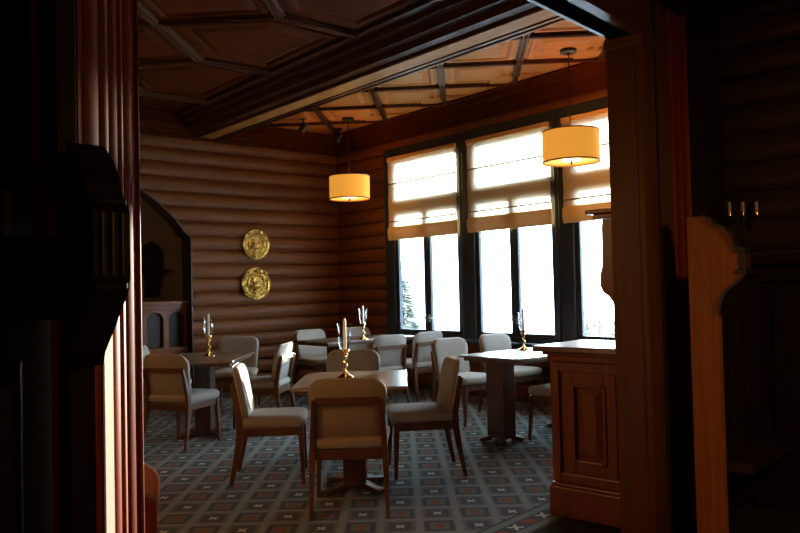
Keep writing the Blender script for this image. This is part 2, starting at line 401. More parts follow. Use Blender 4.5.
# ------------------------------------------------------------------ windows
def window(i, y0, y1, label):
    root = empty('window_%d' % i, (XW, (y0+y1)/2, W_Z0)); struct(root, label)
    def W(mb, name, mat, parent=root, **k):
        o = mb.build(name, mat, parent, **k); o.matrix_parent_inverse = Matrix.Translation((-XW, -(y0+y1)/2, -W_Z0)); return o
    FL, FR = 0.20, 0.05      # jamb widths
    fr = MB()
    fr.box((XW-0.02, y0, W_Z0), (XW+0.06, y0+FR, W_Z1)); fr.box((XW-0.02, y1-FL, W_Z0), (XW+0.06, y1, W_Z1))
    fr.box((XW-0.02, y0+FR, 3.08), (XW+0.06, y1-FL, W_Z1)); fr.box((XW-0.02, y0+FR, W_Z0), (XW+0.06, y1-FL, W_Z0+0.045))
    W(fr, 'frame', 'frame_black', bevel=0.012)
    W(MB().box((XW-0.14, y0+0.004, W_Z0-0.045), (XW+0.02, y1-0.004, W_Z0-0.004)), 'sill', 'frame_black', bevel=0.008)
    W(MB().box((XW-0.01, y0+FR, 2.39), (XW+0.06, y1-FL, 2.50)), 'transom', 'frame_black', bevel=0.01)
    ym = (y0+FR+y1-FL)/2
    for a, b in ((y0+FR, ym-0.002), (ym+0.002, y1-FL)):
        sx0, sx1 = XW+0.0, XW+0.05; st = 0.062
        s = MB(); s.box((sx0, a, W_Z0+0.045), (sx1, a+st, 2.39)); s.box((sx0, b-st, W_Z0+0.045), (sx1, b, 2.39))
        s.box((sx0, a+st, W_Z0+0.045), (sx1, b-st, W_Z0+0.045+0.05)); s.box((sx0, a+st, 2.33), (sx1, b-st, 2.39))
        so = MB(); so.v, so.f = s.v, s.f
        sash = so.build('sash', 'frame_black', root, bevel=0.008); sash.matrix_parent_inverse = Matrix.Translation((-XW, -(y0+y1)/2, -W_Z0))
        p = MB().box((XW+0.038, a+st-0.01, W_Z0+0.09), (XW+0.044, b-st+0.01, 2.335)).build('pane', 'pane', sash)
        hy = b-0.031 if b < ym+0.01 else a+0.031
        h = MB().box((XW-0.015, hy-0.011, 0.90), (XW+0.0, hy+0.011, 1.0))
        h.sweep([(XW-0.015, hy, 0.955, 0.008), (XW-0.04, hy, 0.955, 0.008), (XW-0.048, hy+(0.02 if hy > ym else -0.02), 0.955, 0.008), (XW-0.048, hy+(0.09 if hy > ym else -0.09), 0.952, 0.007)], 8)
        h.build('handle', 'steel', sash, smooth=True)
    up = MB(); sx0, sx1 = XW+0.0, XW+0.05
    up.box((sx0, y0+FR, 2.50), (sx1, y0+FR+0.055, 3.08)); up.box((sx0, y1-FL-0.055, 2.50), (sx1, y1-FL, 3.08))
    up.box((sx0, y0+FR+0.055, 2.50), (sx1, y1-FL-0.055, 2.545)); up.box((sx0, y0+FR+0.055, 3.035), (sx1, y1-FL-0.055, 3.08))
    ub = up.build('sash', 'frame_black', root, bevel=0.008); ub.matrix_parent_inverse = Matrix.Translation((-XW, -(y0+y1)/2, -W_Z0))
    MB().box((XW+0.038, y0+FR+0.045, 2.535), (XW+0.044, y1-FL-0.045, 3.045)).build('pane', 'pane', ub)
window(1, *WIN[0], 'tall black framed window beside the far corner of the log walls')
window(2, *WIN[1], 'middle tall black framed window of the row')
window(3, *WIN[2], 'tall black framed window partly hidden by the wooden post')

def blind(y0, y1, label):
    ym = (y0+y1)/2
    root = empty('roman_blind', (XW-0.045, ym, 3.12)); tag(root, label, 'blind', 'roman blinds on the windows')
    xa = -0.0; hw = (y1-y0)/2
    seg = []
    n = 14
    A = [(xa + 0.004*math.sin(k*1.3), -hw, -0.96*k/n) for k in range(n+1)]
    vs_ = A + [(x, hw, z) for x, _, z in A]
    MB().add(vs_, [(k, k+1, n+2+k, n+1+k) for k in range(n)]).build('fabric', 'blind', root, smooth=True)
    MB().box((-0.02, -hw, -0.03), (0.02, hw, 0.025)).build('headrail', 'blind_hem', root, bevel=0.006)
    for zz in (-0.345, -0.865):
        MB().sweep([(xa-0.011, -hw, zz, 0.009), (xa-0.011, hw, zz, 0.009)], 6).build('batten', 'shade_trim', root)
    h = MB()   # soft stack of folds at the bottom
    prof = [(-0.004, -0.935), (-0.026, -0.96), (-0.030, -1.02), (-0.024, -1.075), (-0.010, -1.115), (0.008, -1.115), (0.012, -1.02), (0.006, -0.94)]
    h.prism(prof, lambda a, b: (a, -hw, b), lambda a, b: (a, hw, b))
    h.build('hem', 'blind_hem', root, smooth=True)
blind(6.76, 8.09, 'tan roman blind on the window nearest the far corner')
blind(5.29, 6.56, 'tan roman blind on the middle window')
blind(3.83, 5.115, 'tan roman blind on the window behind the right pendant lamp')

# ------------------------------------------------------------------ ceiling
ce = MB().box((-6, -6, 3.9), (8, 11, 4.05)); ce.box((XL, 1.4, ZC), (XW+0.06, YB+0.06, 3.9))
ceiling = ce.build('ceiling', 'ceil')
MB().box((4.86, 1.6, ZC-0.006), (XW-0.1, YB-0.1, ZC-0.001)).build('lit_field_board', 'panel_lit', ceiling)  # lighter board carrying the painted window light of the recess
struct(ceiling, 'carved dark wooden ceiling with diagonal coffers')
def rib(p, q, parent, wid=0.105, dep=0.05):
    p, q = Vector(p), Vector(q); d = (q-p); Ln = d.length; a = math.atan2(d.y, d.x)
    h = wid/2
    prof = [(-h, 0), (-h, -dep*0.45), (-h*0.72, -dep*0.45), (-h*0.62, -dep*0.95), (-h*0.36, -dep*0.95), (-h*0.26, -dep*0.6), (-h*0.1, -dep*0.6), (-h*0.06, -dep),
            (h*0.06, -dep), (h*0.1, -dep*0.6), (h*0.26, -dep*0.6), (h*0.36, -dep*0.95), (h*0.62, -dep*0.95), (h*0.72, -dep*0.45), (h, -dep*0.45), (h, 0)]
    o = MB().prism(prof, lambda y, z: (0, y, z), lambda y, z: (Ln, y, z)).build('ceiling_rib', 'rib', parent)
    o.location = (p.x, p.y, ZC); o.rotation_euler = (0, 0, a); return o
def diag_lattice(x0, x1, y0, y1, cx, cy, hx):
    """lattice nodes at (cx+i*hx, cy+j*hx) with i+j even; ribs run along both diagonals"""
    segs = []
    for sgn in (1, -1):
        ks = set()
        k = -60
        while k <= 60:
            if k % 2 == 0: ks.add(k)
            k += 1
        for k in ks:
            # line: (y-cy) = sgn*(x-cx) + k*hx
            pts_ = []
            xa, xb = x0, x1
            ya, yb = cy + sgn*(xa-cx) + k*hx, cy + sgn*(xb-cx) + k*hx
            t0, t1 = 0.0, 1.0
            dy = yb-ya
            for lim, side in ((y0, 1), (y1, -1)):
                if abs(dy) < 1e-9: continue
                t = (lim-ya)/dy
                if dy*side > 0: t0 = max(t0, t)
                else: t1 = min(t1, t)
            if t1 - t0 > 0.03:
                segs.append(((xa+(xb-xa)*t0, ya+dy*t0), (xa+(xb-xa)*t1, ya+dy*t1)))
    return segs
_pan = {}
def coffer(x, y, hx, parent, mat='panel'):
    """square raised panel standing on its corner, hx = half diagonal of the cell"""
    key = round(hx, 3)
    if key not in _pan:
        side = hx*math.sqrt(2); a = side/2 - 0.075; b = a - 0.035; c = b - 0.03; e = c - 0.06
        sq = lambda r, z: [(-r, -r, z), (r, -r, z), (r, r, z), (-r, r, z)]
        o = MB().loft([sq(a, 0), sq(a, -0.022), sq(b, -0.022), sq(c, -0.004), sq(e, -0.028)]).build('coffer_panel', mat, parent)
        _pan[key] = o
    else:
        o = _pan[key].copy(); col.objects.link(o)
    o.location = (x, y, ZC); o.rotation_euler = (0, 0, math.pi/4); o.parent = parent
# field left of the beam
LX1, LH, LCX, LCY = 4.10, 0.745, 3.31, 6.12+0.745
for (p, q) in diag_lattice(-0.6, LCX, 2.2, YB-0.25, LCX, LCY, LH): rib((*p, ZC), (*q, ZC), ceiling)
j = -8
while j < 8:
    yy = LCY + j*2*LH
    if 2.2 < yy < YB-0.3: rib((LCX, yy, ZC), (LX1, yy, ZC), ceiling)
    j += 1
for i in range(0, 7):
    for j in range(-8, 9):
        if (i+j) % 2 == 0: continue
        x, y = LCX - i*LH, LCY + j*LH
        if i == 0: continue
        if 2.2+LH < y < YB-0.25-LH*0.9: coffer(x, y, LH, ceiling)
def raised(poly, parent, name='coffer_panel', mat='panel'):
    c = Vector((sum(p[0] for p in poly)/len(poly), sum(p[1] for p in poly)/len(poly)))
    def ins(k, z): return [(c.x+(p[0]-c.x)*k, c.y+(p[1]-c.y)*k, z) for p in poly]
    return MB().loft([ins(0.86, ZC), ins(0.86, ZC-0.022), ins(0.78, ZC-0.022), ins(0.72, ZC-0.004), ins(0.60, ZC-0.028)]).build(name, mat, parent)
for j in range(-8, 8):        # pointed panels along the beam
    yy = LCY + (2*j+1)*LH
    if 2.2+LH < yy < YB-0.3-LH*0.8:
        raised([(LCX-LH+0.05, yy), (LCX, yy-LH+0.05), (LX1-0.02, yy-LH+0.06), (LX1-0.02, yy+LH-0.06), (LCX, yy+LH-0.05)], ceiling)
# recessed field between beam and windows
RX0, RX1, RH, RCX, RCY = 4.90, 6.50, 0.57, 5.93, 5.05
for (p, q) in diag_lattice(RX0, RX1, 2.2, YB-0.25, RCX, RCY, RH): rib((*p, ZC), (*q, ZC), ceiling, 0.085, 0.05)
for i in range(-3, 3):
    for j in range(-6, 9):
        if (i+j) % 2 == 0: continue
        x, y = RCX + i*RH, RCY + j*RH
        if RX0+RH*0.8 < x < RX1-RH*0.8 and 2.2+RH < y < YB-0.25-RH*0.8: coffer(x, y, RH, ceiling, 'panel_lit')
for j in range(-6, 9):        # half panels along the window side
    yy = RCY + j*RH
    if 2.2+RH < yy < YB-0.25-RH*0.8:
        if j % 2: raised([(RX1-0.02, yy-RH*0.86), (RX1-0.02, yy+RH*0.86), (RX1-0.02-RH*0.86, yy)], ceiling, mat='panel_lit')

def trim(i, prof, a, b, mat, label):
    """prof in (inward, z); a,b: end points (x,y), inward is to the left of a->b"""
    a, b = Vector(a), Vector(b); d = (b-a).normalized(); n = Vector((-d.y, d.x))
    o = MB().prism(prof, lambda r, z: (a.x+n.x*r, a.y+n.y*r, z), lambda r, z: (b.x+n.x*r, b.y+n.y*r, z)).build('trim_%d' % i, mat)
    return struct(o, label)
corn = [(0, 3.36), (0.07, 3.36), (0.075, 3.40), (0.10, 3.41), (0.115, 3.46), (0.15, 3.47), (0.165, 3.53), (0.20, 3.54), (0.225, 3.60), (0.25, 3.61), (0.25, ZC), (0, ZC)]
trim(1, corn, (XW+0.04, YB+0.05), (XL, YB+0.05), 'ceil', 'dark stepped cornice above the log wall with the plates')
trim(2, corn, (XW+0.05, 1.5), (XW+0.05, YB+0.04), 'ceil', 'dark stepped cornice above the windows')
beam = [(4.08, ZC), (4.08, ZC-0.03), (4.16, ZC-0.04), (4.18, ZC-0.08), (4.24, ZC-0.09), (4.27, ZC-0.15), (4.33, ZC-0.16), (4.36, ZB+0.03), (4.44, ZB+0.02), (4.46, ZB), (4.66, ZB), (4.67, ZB-0.018), (4.70, ZB-0.018), (4.71, ZB), (4.75, ZB), (4.76, ZB-0.012),
        (4.79, ZB-0.012), (4.80, ZB+0.02), (4.86, ZB+0.03), (4.88, ZB+0.12), (4.90, ZB+0.13), (4.90, ZC)]
bo = MB().prism(beam, lambda x, z: (x, 1.5, z), lambda x, z: (x, YB+0.02, z)).build('trim_3', 'rib')
MB().box((4.468, 1.6, ZB-0.010), (4.655, YB-0.06, ZB-0.001)).build('lit_soffit_strip', 'panel_lit', bo, bevel=0.003)  # lit strip under the beam, painted as a lighter board
struct(bo, 'heavy moulded ceiling beam running from the log wall over the room')

# ------------------------------------------------------------------ doorway wall and entry hall
TJ, ZH = -2.80, 2.66
df = MB()
df.box((-6.2, 0, 0), (TJ-0.30, 0.13, 3.9)); df.box((TJ-0.30, 0, ZH), (0, 0.13, 3.9)); df.box((0, 0, 0), (3.45, 0.13, 3.9))
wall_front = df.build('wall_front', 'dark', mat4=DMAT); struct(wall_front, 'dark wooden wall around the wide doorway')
door = empty('door_1', DP(0, 0)); struct(door, 'wide varnished wood door frame the room is seen through')
def dpart(mb, name, mat, parent=door, **k):
    o = mb.build(name, mat, parent, mat4=DMAT, **k); o.matrix_parent_inverse = Matrix.Translation(-DP(0, 0)); return o
# right-hand casing: reveal board, boards and fluted moulding
dpart(MB().box((-0.012, -0.02, 0), (0.0, 0.15, ZH)), 'reveal_board', 'frame', bevel=0.004)
dpart(MB().box((-0.012, -0.050, 0), (0.15, -0.002, ZH+0.3)), 'casing_board', 'frame', bevel=0.008)
dpart(MB().box((0.165, -0.060, 0), (0.33, -0.002, ZH+0.3)), 'casing_board', 'frame', bevel=0.008)
fm = MB()
for k, (a, b_, dpt) in enumerate(((0.345, 0.40, 0.045), (0.405, 0.45, 0.06), (0.455, 0.49, 0.04), (0.495, 0.56, 0.07), (0.565, 0.66, 0.03))):
    n = 6; prof = [(a, -0.002)] + [(a+(b_-a)*i/n, -0.012-dpt*math.sin(math.pi*i/n)) for i in range(n+1)] + [(b_, -0.002)]
    mb = MB().prism(prof, lambda t, s: (t, s, 0), lambda t, s: (t, s, 3.2)); dpart(mb, 'fluted_moulding', 'dark' if k == 4 else 'frame_red', smooth=True)
# stepped capital where the post meets the head
dpart(MB().box((-0.025, -0.065, 2.60), (0.155, 0.155, 2.66)), 'capital', 'frame', bevel=0.008)
# head with bevelled lower edge
hd = [(-0.06, ZH), (0.11, ZH), (0.17, ZH+0.06), (0.17, 3.3), (-0.10, 3.3), (-0.10, ZH+0.10), (-0.06, ZH+0.05)]
dpart(MB().prism(hd, lambda s, z: (-3.1, s, z), lambda s, z: (0.02, s, z)), 'head', 'frame')
dpart(MB().box((-3.1, -0.13, 2.86), (0.5, -0.10, 3.0)).box((-3.1, -0.11, 3.08), (0.7, -0.10, 3.3)), 'head_moulding', 'dark', bevel=0.006)
# left-hand splayed reveal with vertical half-round reeds
def uv_at(px, v): return ((px-400)/762*v, v)
A_, B_ = uv_at(139.5, 1.89), uv_at(80, 1.68)
core = [XY(*A_), XY(*B_), XY(B_[0]-0.25, B_[1]+0.02), XY(A_[0]-0.30, A_[1]+0.05)]
jb = MB().prism([(p.x, p.y) for p in core], lambda a, b: (a, b, 0), lambda a, b: (a, b, 3.2)).build('reveal_post', 'frame_red', door)
jb.matrix_parent_inverse = Matrix.Translation(-DP(0, 0))
pa, pb = XY(*A_), XY(*B_); dvec = (pb-pa); Lr = dvec.length; dvec.normalize(); nv = Vector((-dvec.y, dvec.x))
if nv.dot(RU) < 0: nv = -nv
for (a, b_, bul) in ((-0.002, 0.010, 0.006), (0.012, 0.057, 0.0025), (0.060, 0.078, 0.0025), (0.081, 0.112, 0.002), (0.115, 0.144, 0.003), (0.150, 0.200, 0.003)):
    n = 8; prof = [(pa + dvec*(a+(b_-a)*i/n) + nv*(0.001+bul*math.sin(math.pi*i/n))) for i in range(n+1)] + [pa+dvec*b_-nv*0.01, pa+dvec*a-nv*0.01]
    o = MB().prism([(p.x, p.y) for p in prof], lambda x, y: (x, y, 0), lambda x, y: (x, y, 3.2)).build('reed', 'frame_red', door, smooth=True)
    o.matrix_parent_inverse = Matrix.Translation(-DP(0, 0))

_q = [pa+dvec*0.120+nv*0.004, pa+dvec*0.150+nv*0.004, pa+dvec*0.150+nv*0.009, pa+dvec*0.120+nv*0.009]  # sun glare drawn as a pale strip, only up to the sunlit height
o = MB().prism([(p.x, p.y) for p in _q], lambda x, y: (x, y, 0), lambda x, y: (x, y, 1.30)).build('sun_strip', 'sun_strip_tone', door); o.matrix_parent_inverse = Matrix.Translation(-DP(0, 0))
tag(o, 'pale strip painted in for sunlight on the left jamb')
# entry hall shell
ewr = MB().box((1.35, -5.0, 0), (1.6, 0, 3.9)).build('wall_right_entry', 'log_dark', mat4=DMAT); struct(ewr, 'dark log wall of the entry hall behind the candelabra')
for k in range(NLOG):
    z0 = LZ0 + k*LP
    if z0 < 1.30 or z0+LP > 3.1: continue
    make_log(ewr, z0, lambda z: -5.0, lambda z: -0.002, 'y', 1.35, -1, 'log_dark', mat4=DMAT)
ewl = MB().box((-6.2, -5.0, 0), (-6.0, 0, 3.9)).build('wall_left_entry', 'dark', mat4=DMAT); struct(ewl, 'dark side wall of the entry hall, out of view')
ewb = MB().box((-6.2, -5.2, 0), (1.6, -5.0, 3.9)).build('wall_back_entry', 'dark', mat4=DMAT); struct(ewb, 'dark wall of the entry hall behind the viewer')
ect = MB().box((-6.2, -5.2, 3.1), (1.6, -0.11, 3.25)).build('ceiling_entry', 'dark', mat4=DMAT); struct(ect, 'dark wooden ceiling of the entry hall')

# ------------------------------------------------------------------ settles beside the doorway (end panels with S-curved noses)
# profile: (distance out from the wall, height), front edge from the floor upwards, then over the top
PROF_R = [(a*0.142, z) for a, z in ((1, 0), (1, 1.18), (1.03, 1.22), (1.13, 1.265), (1.30, 1.305), (1.58, 1.335), (1.80, 1.36), (1.92, 1.385), (1.95, 1.41), (1.95, 1.475), (1.86, 1.50),
          (1.63, 1.51), (1.58, 1.54), (1.48, 1.575), (1.28, 1.61), (1.02, 1.625), (0.90, 1.63), (0.85, 1.655), (0.66, 1.665), (0.60, 1.68), (0, 1.68))]
PROF_L = [(0.090, 0.0), (0.090, 1.20), (0.105, 1.235), (0.135, 1.265), (0.168, 1.295), (0.190, 1.322), (0.215, 1.345), (0.232, 1.362), (0.240, 1.385), (0.240, 1.515), (0.232, 1.53), (0.215, 1.535),
          (0.205, 1.555), (0.198, 1.575), (0.182, 1.60), (0.155, 1.63), (0.12, 1.655), (0.0, 1.655)]
PROF_L = [(0.052+(p-0.09)*0.80 if p > 0 else 0.0, z) for p, z in PROF_L]
def settle(t, thick, prof, label, side, off=0.003):
    root = empty('settle_bench', DP(t, -off)); tag(root, label, 'bench')
    inv = Matrix.Translation(-DP(t, -off))
    def S(mb, name, mat, parent=root, **k):
        o = mb.build(name, mat, parent, mat4=DMAT, **k); o.matrix_parent_inverse = inv if parent == root else Matrix.Identity(4); return o
    nose = max(p for p, z in prof); zn = [z for p, z in prof if p > nose-0.002]; zn0, zn1 = min(zn)-0.008, max(zn)+0.012
    poly = prof + [(0.0, 0.0)]
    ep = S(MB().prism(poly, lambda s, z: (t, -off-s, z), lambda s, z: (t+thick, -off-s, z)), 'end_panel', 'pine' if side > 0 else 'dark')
    # moulded cap running along the curved edge
    rings = []
    for i, (s, z) in enumerate(prof[1:-1]):
        a = Vector(prof[i]); b = Vector(prof[i+2]); d = (b-a).normalized(); nr = Vector((d.y, -d.x))
        o1 = Vector((s, z)); o2 = o1 + nr*0.014
        rings.append([(t-0.012, -off-o1.x, o1.y), (t-0.012, -off-o2.x, o2.y), (t+thick+0.012, -off-o2.x, o2.y), (t+thick+0.012, -off-o1.x, o1.y)])
    S(MB().loft(rings), 'edge_moulding', 'dark')
    nf = nose + off + 0.003
    S(MB().box((t-0.006, -nf-0.006, zn0), (t+thick+0.003, -nf+0.03, zn1)), 'nose_block', 'dark', bevel=0.006)
    for k in range(3):
        xx = t + thick*(0.12+0.38*k); n = 6
        pr = [(xx+0.009*math.cos(math.pi*i/n), -nf-0.006-0.008*math.sin(math.pi*i/n)) for i in range(n+1)]
        S(MB().prism(pr, lambda a, b: (a, b, zn0+0.012), lambda a, b: (a, b, zn1-0.012)), 'flute', 'dark', smooth=True)
    for zz in (zn0-0.018, zn1+0.002): S(MB().box((t-0.010, -nf-0.014, zz), (t+thick+0.006, -nf+0.05, zz+0.016)), 'nose_band', 'frame_black', bevel=0.004)
    return root, S
rs, S = settle(0.115, 0.05, PROF_R, 'settle end of orange pine with curved nose beside the right door post', 1, 0.21)
S(MB().box((0.166, -0.26, 0.10), (1.06, -0.212, 1.38)), 'backrest', 'dark'); S(MB().box((0.166, -0.33, 1.38), (1.06, -0.212, 1.42)), 'cap_rail', 'dark', bevel=0.006)
S(MB().box((0.166, -0.48, 0.38), (1.05, -0.26, 0.43)), 'seat', 'dark', bevel=0.006)
for a in (0.24, 0.50, 0.76): S(MB().box((a, -0.275, 0.55), (a+0.21, -0.26, 1.30)), 'back_panel', 'dark', bevel=0.006)
S(MB().box((1.0, -0.46, 0.0), (1.05, -0.22, 0.38)), 'leg_panel', 'dark', bevel=0.006)
# wainscot bench back along the entry's right wall
wc = empty('wall_panelling', DP(1.3, -1.0)); tag(wc, 'dark panelled wainscot with a ledge on the far right', 'panelling')
def WC(mb, name, mat, **k):
    o = mb.build(name, mat, wc, mat4=DMAT, **k); o.matrix_parent_inverse = Matrix.Translation(-DP(1.3, -1.0)); return o
WC(MB().box((1.20, -4.0, 0.0), (1.345, -0.005, 1.44)), 'board', 'dark'); WC(MB().box((1.10, -4.0, 1.44), (1.345, -0.005, 1.50)), 'ledge', 'dark', bevel=0.008)
WC(MB().box((1.16, -4.0, 1.34), (1.20, -0.005, 1.44)), 'moulding', 'dark', bevel=0.008)
for k in range(5): WC(MB().box((1.18, -0.30-0.5*k-0.4, 0.35), (1.20, -0.30-0.5*k, 1.25)), 'panel', 'dark', bevel=0.008)

lsr, S = settle(-3.095, 0.055, PROF_L, 'dark settle end with fluted nose at the left edge of the doorway', -1, 0.10)
S(MB().box((-5.2, -0.07, 0.1), (-3.097, -0.004, 1.40)), 'backrest', 'dark'); S(MB().box((-5.2, -0.19, 1.40), (-3.097, -0.004, 1.47)), 'cap_rail', 'dark', bevel=0.01)
S(MB().box((-5.2, -0.15, 1.30), (-3.097, -0.07, 1.40)), 'cornice', 'dark', bevel=0.01)
S(MB().box((-5.2, -0.50, 0.38), (-3.097, -0.07, 0.43)), 'seat', 'dark', bevel=0.01)
for k in range(4): S(MB().box((-3.16-0.48*k-0.38, -0.085, 0.5), (-3.16-0.48*k, -0.07, 1.22)), 'back_panel', 'dark', bevel=0.008)
S(MB().box((-3.095, -0.09, 1.60), (-3.04, -0.004, 3.08)), 'upright', 'dark', bevel=0.008)

# ------------------------------------------------------------------ cabinet beside the right post
cb = empty('sideboard_cabinet', DP(0.12, 0.14)); tag(cb, 'mahogany panelled cabinet with pale reflecting top beside the door post', 'cabinet')
def CB(mb, name, mat, parent=None, **k):
    o = mb.build(name, mat, parent or cb, mat4=DMAT, **k)
    if parent is None: o.matrix_parent_inverse = Matrix.Translation(-DP(0.12, 0.14))
    return o
T0, T1, S0, S1 = 0.14, 0.62, 0.145, 0.63
CB(MB().box((T0, S0, 0.0), (T1, S1, 0.93)), 'body', 'cab')
CB(MB().box((T0-0.025, S0, 0.0), (T1, S1+0.025, 0.17)).box((T0-0.018, S0, 0.17), (T1, S1+0.018, 0.19)), 'plinth', 'cab', bevel=0.006)
CB(MB().box((T0-0.02, S0, 0.90), (T1, S1+0.02, 0.935)).box((T0-0.04, S0, 0.935), (T1, S1+0.04, 0.955)), 'cornice', 'cab', bevel=0.005)
CB(MB().box((T0-0.075, S0, 0.955), (T1+0.02, S1+0.085, 0.99)), 'top', 'cab_top', bevel=0.006)
def face_frame(s0, s1, z0, z1, wd, out, name, mat, parent=None):
    m = MB(); x0, x1 = T0-out, T0
    m.box((x0, s0, z0), (x1, s0+wd, z1)); m.box((x0, s1-wd, z0), (x1, s1, z1)); m.box((x0, s0+wd, z0), (x1, s1-wd, z0+wd)); m.box((x0, s0+wd, z1-wd), (x1, s1-wd, z1))
    return CB(m, name, mat, parent, bevel=0.005)
face_frame(S0, S1, 0.20, 0.895, 0.055, 0.022, 'face_frame', 'cab')
dr = face_frame(S0+0.075, S1-0.075, 0.255, 0.84, 0.075, 0.016, 'door', 'cab')
face_frame(S0+0.135, S1-0.135, 0.32, 0.775, 0.02, 0.026, 'door_moulding', 'cab', dr)
rp = MB(); a0, a1, z0, z1 = S0+0.165, S1-0.165, 0.35, 0.745
rp.loft([[(T0, a0, z0), (T0, a1, z0), (T0, a1, z1), (T0, a0, z1)], [(T0-0.018, a0+0.035, z0+0.035), (T0-0.018, a1-0.035, z0+0.035), (T0-0.018, a1-0.035, z1-0.035), (T0-0.018, a0+0.035, z1-0.035)]])
CB(rp, 'raised_panel', 'cab', dr)
# upper end panel with bracket profile standing on the cabinet
ub = empty('shelf_bracket_panel', DP(0.14, 0.14, 0.99)); tag(ub, 'dark curved wooden bracket panel with a cap standing on the cabinet top', 'panel')
pr = [(S0, 0.992), (0.200, 0.992), (0.205, 1.06), (0.195, 1.09), (0.207, 1.14), (0.21, 1.19), (0.225, 1.24), (0.25, 1.275), (0.285, 1.30), (0.30, 1.33), (0.30, 1.40), (0.288, 1.44), (0.283, 1.46), (0.283, 1.66), (0.278, 1.71), (S0, 1.71)]
def UBP(mb, name, **k):
    o = mb.build(name, 'cab', ub, mat4=DMAT, **k); o.matrix_parent_inverse = Matrix.Translation(-DP(0.14, 0.14, 0.99)); return o
UBP(MB().prism(pr, lambda s, z: (0.14, s, z), lambda s, z: (0.20, s, z)), 'profiled_board')
UBP(MB().box((0.11, S0, 1.712), (0.60, 0.32, 1.74)).box((0.09, S0, 1.74), (0.62, 0.36, 1.765)), 'cap', bevel=0.006)
UBP(MB().box((0.201, S0, 0.992), (0.60, 0.165, 1.71)), 'back_board')

# ------------------------------------------------------------------ alcove furniture
ap = empty('arcaded_panel', (NX, YB+0.2, 0)); tag(ap, 'dark wooden parapet with small round arches in the alcove', 'panel')
y0, y1 = -0.05, 0.0
xr = 4.355-NX
def AP(mb, name, mat='dark', **k): return mb.build(name, mat, ap, **k)
AP(MB().box((-xr, 0.0, 0), (xr, 0.03, 1.20)), 'back_board', 'dark')
AP(MB().box((-xr, y0-0.05, 1.20), (xr, 0.05, 1.25)).box((-xr, y0-0.02, 1.13), (xr, 0.03, 1.20)), 'cap_rail', 'cab', bevel=0.006)
AP(MB().box((-xr, y0-0.02, 0.0), (xr, -0.002, 0.60)).box((-xr, y0-0.04, 0.60), (xr, -0.002, 0.65)), 'lower_panel', 'cab', bevel=0.006)
nb_, bw = 8, 2*xr/8
for k in range(nb_):
    x0 = -xr + k*bw; r = bw/2-0.035; cx_ = x0+bw/2; zs = 1.03-r*0.2
    arcp = [(cx_ + r*math.cos(math.pi*(1-i/10)), zs + r*0.9*math.sin(math.pi*i/10)) for i in range(11)]
    poly = [(x0, 0.65), (cx_-r, 0.65)] + arcp + [(cx_+r, 0.65), (x0+bw, 0.65), (x0+bw, 1.13), (x0, 1.13)]
    m = MB(); n = len(poly)
    # strips keep the concave outline clean
    for a, b in zip([(cx_-r, 0.65)]+arcp, arcp+[(cx_+r, 0.65)]):
        if abs(a[0]-b[0]) < 1e-6: continue
        m.prism([a, b, (b[0], 1.13), (a[0], 1.13)], lambda p, q: (p, y0, q), lambda p, q: (p, -0.002, q))
    m.box((x0, y0, 0.65), (cx_-r, -0.002, 1.13)); m.box((cx_+r, y0, 0.65), (x0+bw, -0.002, 1.13))
    AP(m, 'arch', 'cab')
_w = on_y(151, 265, YB+0.94)
wbk = empty('wall_shelf', (_w.x, YB+0.94, 1.3)); tag(wbk, 'small dark carved bracket shelf on the alcove wall', 'shelf')
MB().box((-0.2, -0.16, 0.34), (0.2, 0, 0.38)).box((-0.16, -0.11, 0.30), (0.16, 0, 0.34)).build('shelf_board', 'dark', wbk, bevel=0.006)
MB().prism([(0, 0.30), (-0.10, 0.30), (-0.09, 0.18), (-0.05, 0.08), (-0.03, 0.0), (0, 0.0)], lambda a, b: (-0.1, a, b), lambda a, b: (0.1, a, b)).build('corbel', 'dark', wbk)
MB().prism([(-0.16, 0.38), (0.16, 0.38), (0.16, 0.62), (0.10, 0.72), (0.0, 0.78), (-0.10, 0.72), (-0.16, 0.62)], lambda a, b: (a, -0.03, b), lambda a, b: (a, 0, b)).build('back_board', 'dark', wbk)

# ------------------------------------------------------------------ brass plates
def plate(px, py, r, label, oct_):
    p = on_y(px, py, YB-0.012)
    root = empty('wall_plate', (p.x, YB-0.012, p.z)); tag(root, label, 'plate', 'brass plates on the log wall')
    root.rotation_euler = (math.radians(90), 0, 0)
    n = 48
    def lobed(rr, z, am): return [(rr*(1+am*math.cos(8*2*math.pi*i/n))*math.cos(2*math.pi*i/n), rr*(1+am*math.cos(8*2*math.pi*i/n))*math.sin(2*math.pi*i/n), z) for i in range(n)]
    rim = MB().loft([lobed(r*0.6, 0.0, 0), lobed(r, 0.016, oct_), lobed(r*1.02, 0.022, oct_), lobed(r*0.99, 0.030, oct_), lobed(r*0.93, 0.024, oct_*0.8), lobed(r*0.62, 0.012, 0)], cap=False)
    rim.build('rim', 'plate', root, smooth=True)
    bead = MB()
    for i in range(28):
        a = 2*math.pi*i/28; bead.lathe([(0.0, 0.013), (0.009, 0.010), (0.013, 0.0), (0.009, -0.008)], 8, (r*0.83*math.cos(a), r*0.83*math.sin(a), 0.026), True)
    tag(bead.build('embossed_beading', 'plate', root, smooth=True), kind='stuff')
    MB().lathe([(r*0.62, 0.012), (r*0.60, 0.030), (r*0.56, 0.030), (r*0.54, 0.010), (r*0.44, 0.006), (r*0.30, 0.030), (r*0.12, 0.044), (0.001, 0.048)], 36).build('boss', 'plate', root, smooth=True)
plate(255.5, 244.5, 0.205, 'upper of the two round embossed brass plates on the log wall', 0.012)
plate(255.5, 283.5, 0.222, 'lower, slightly larger brass plate with beaded rim on the log wall', 0.02)

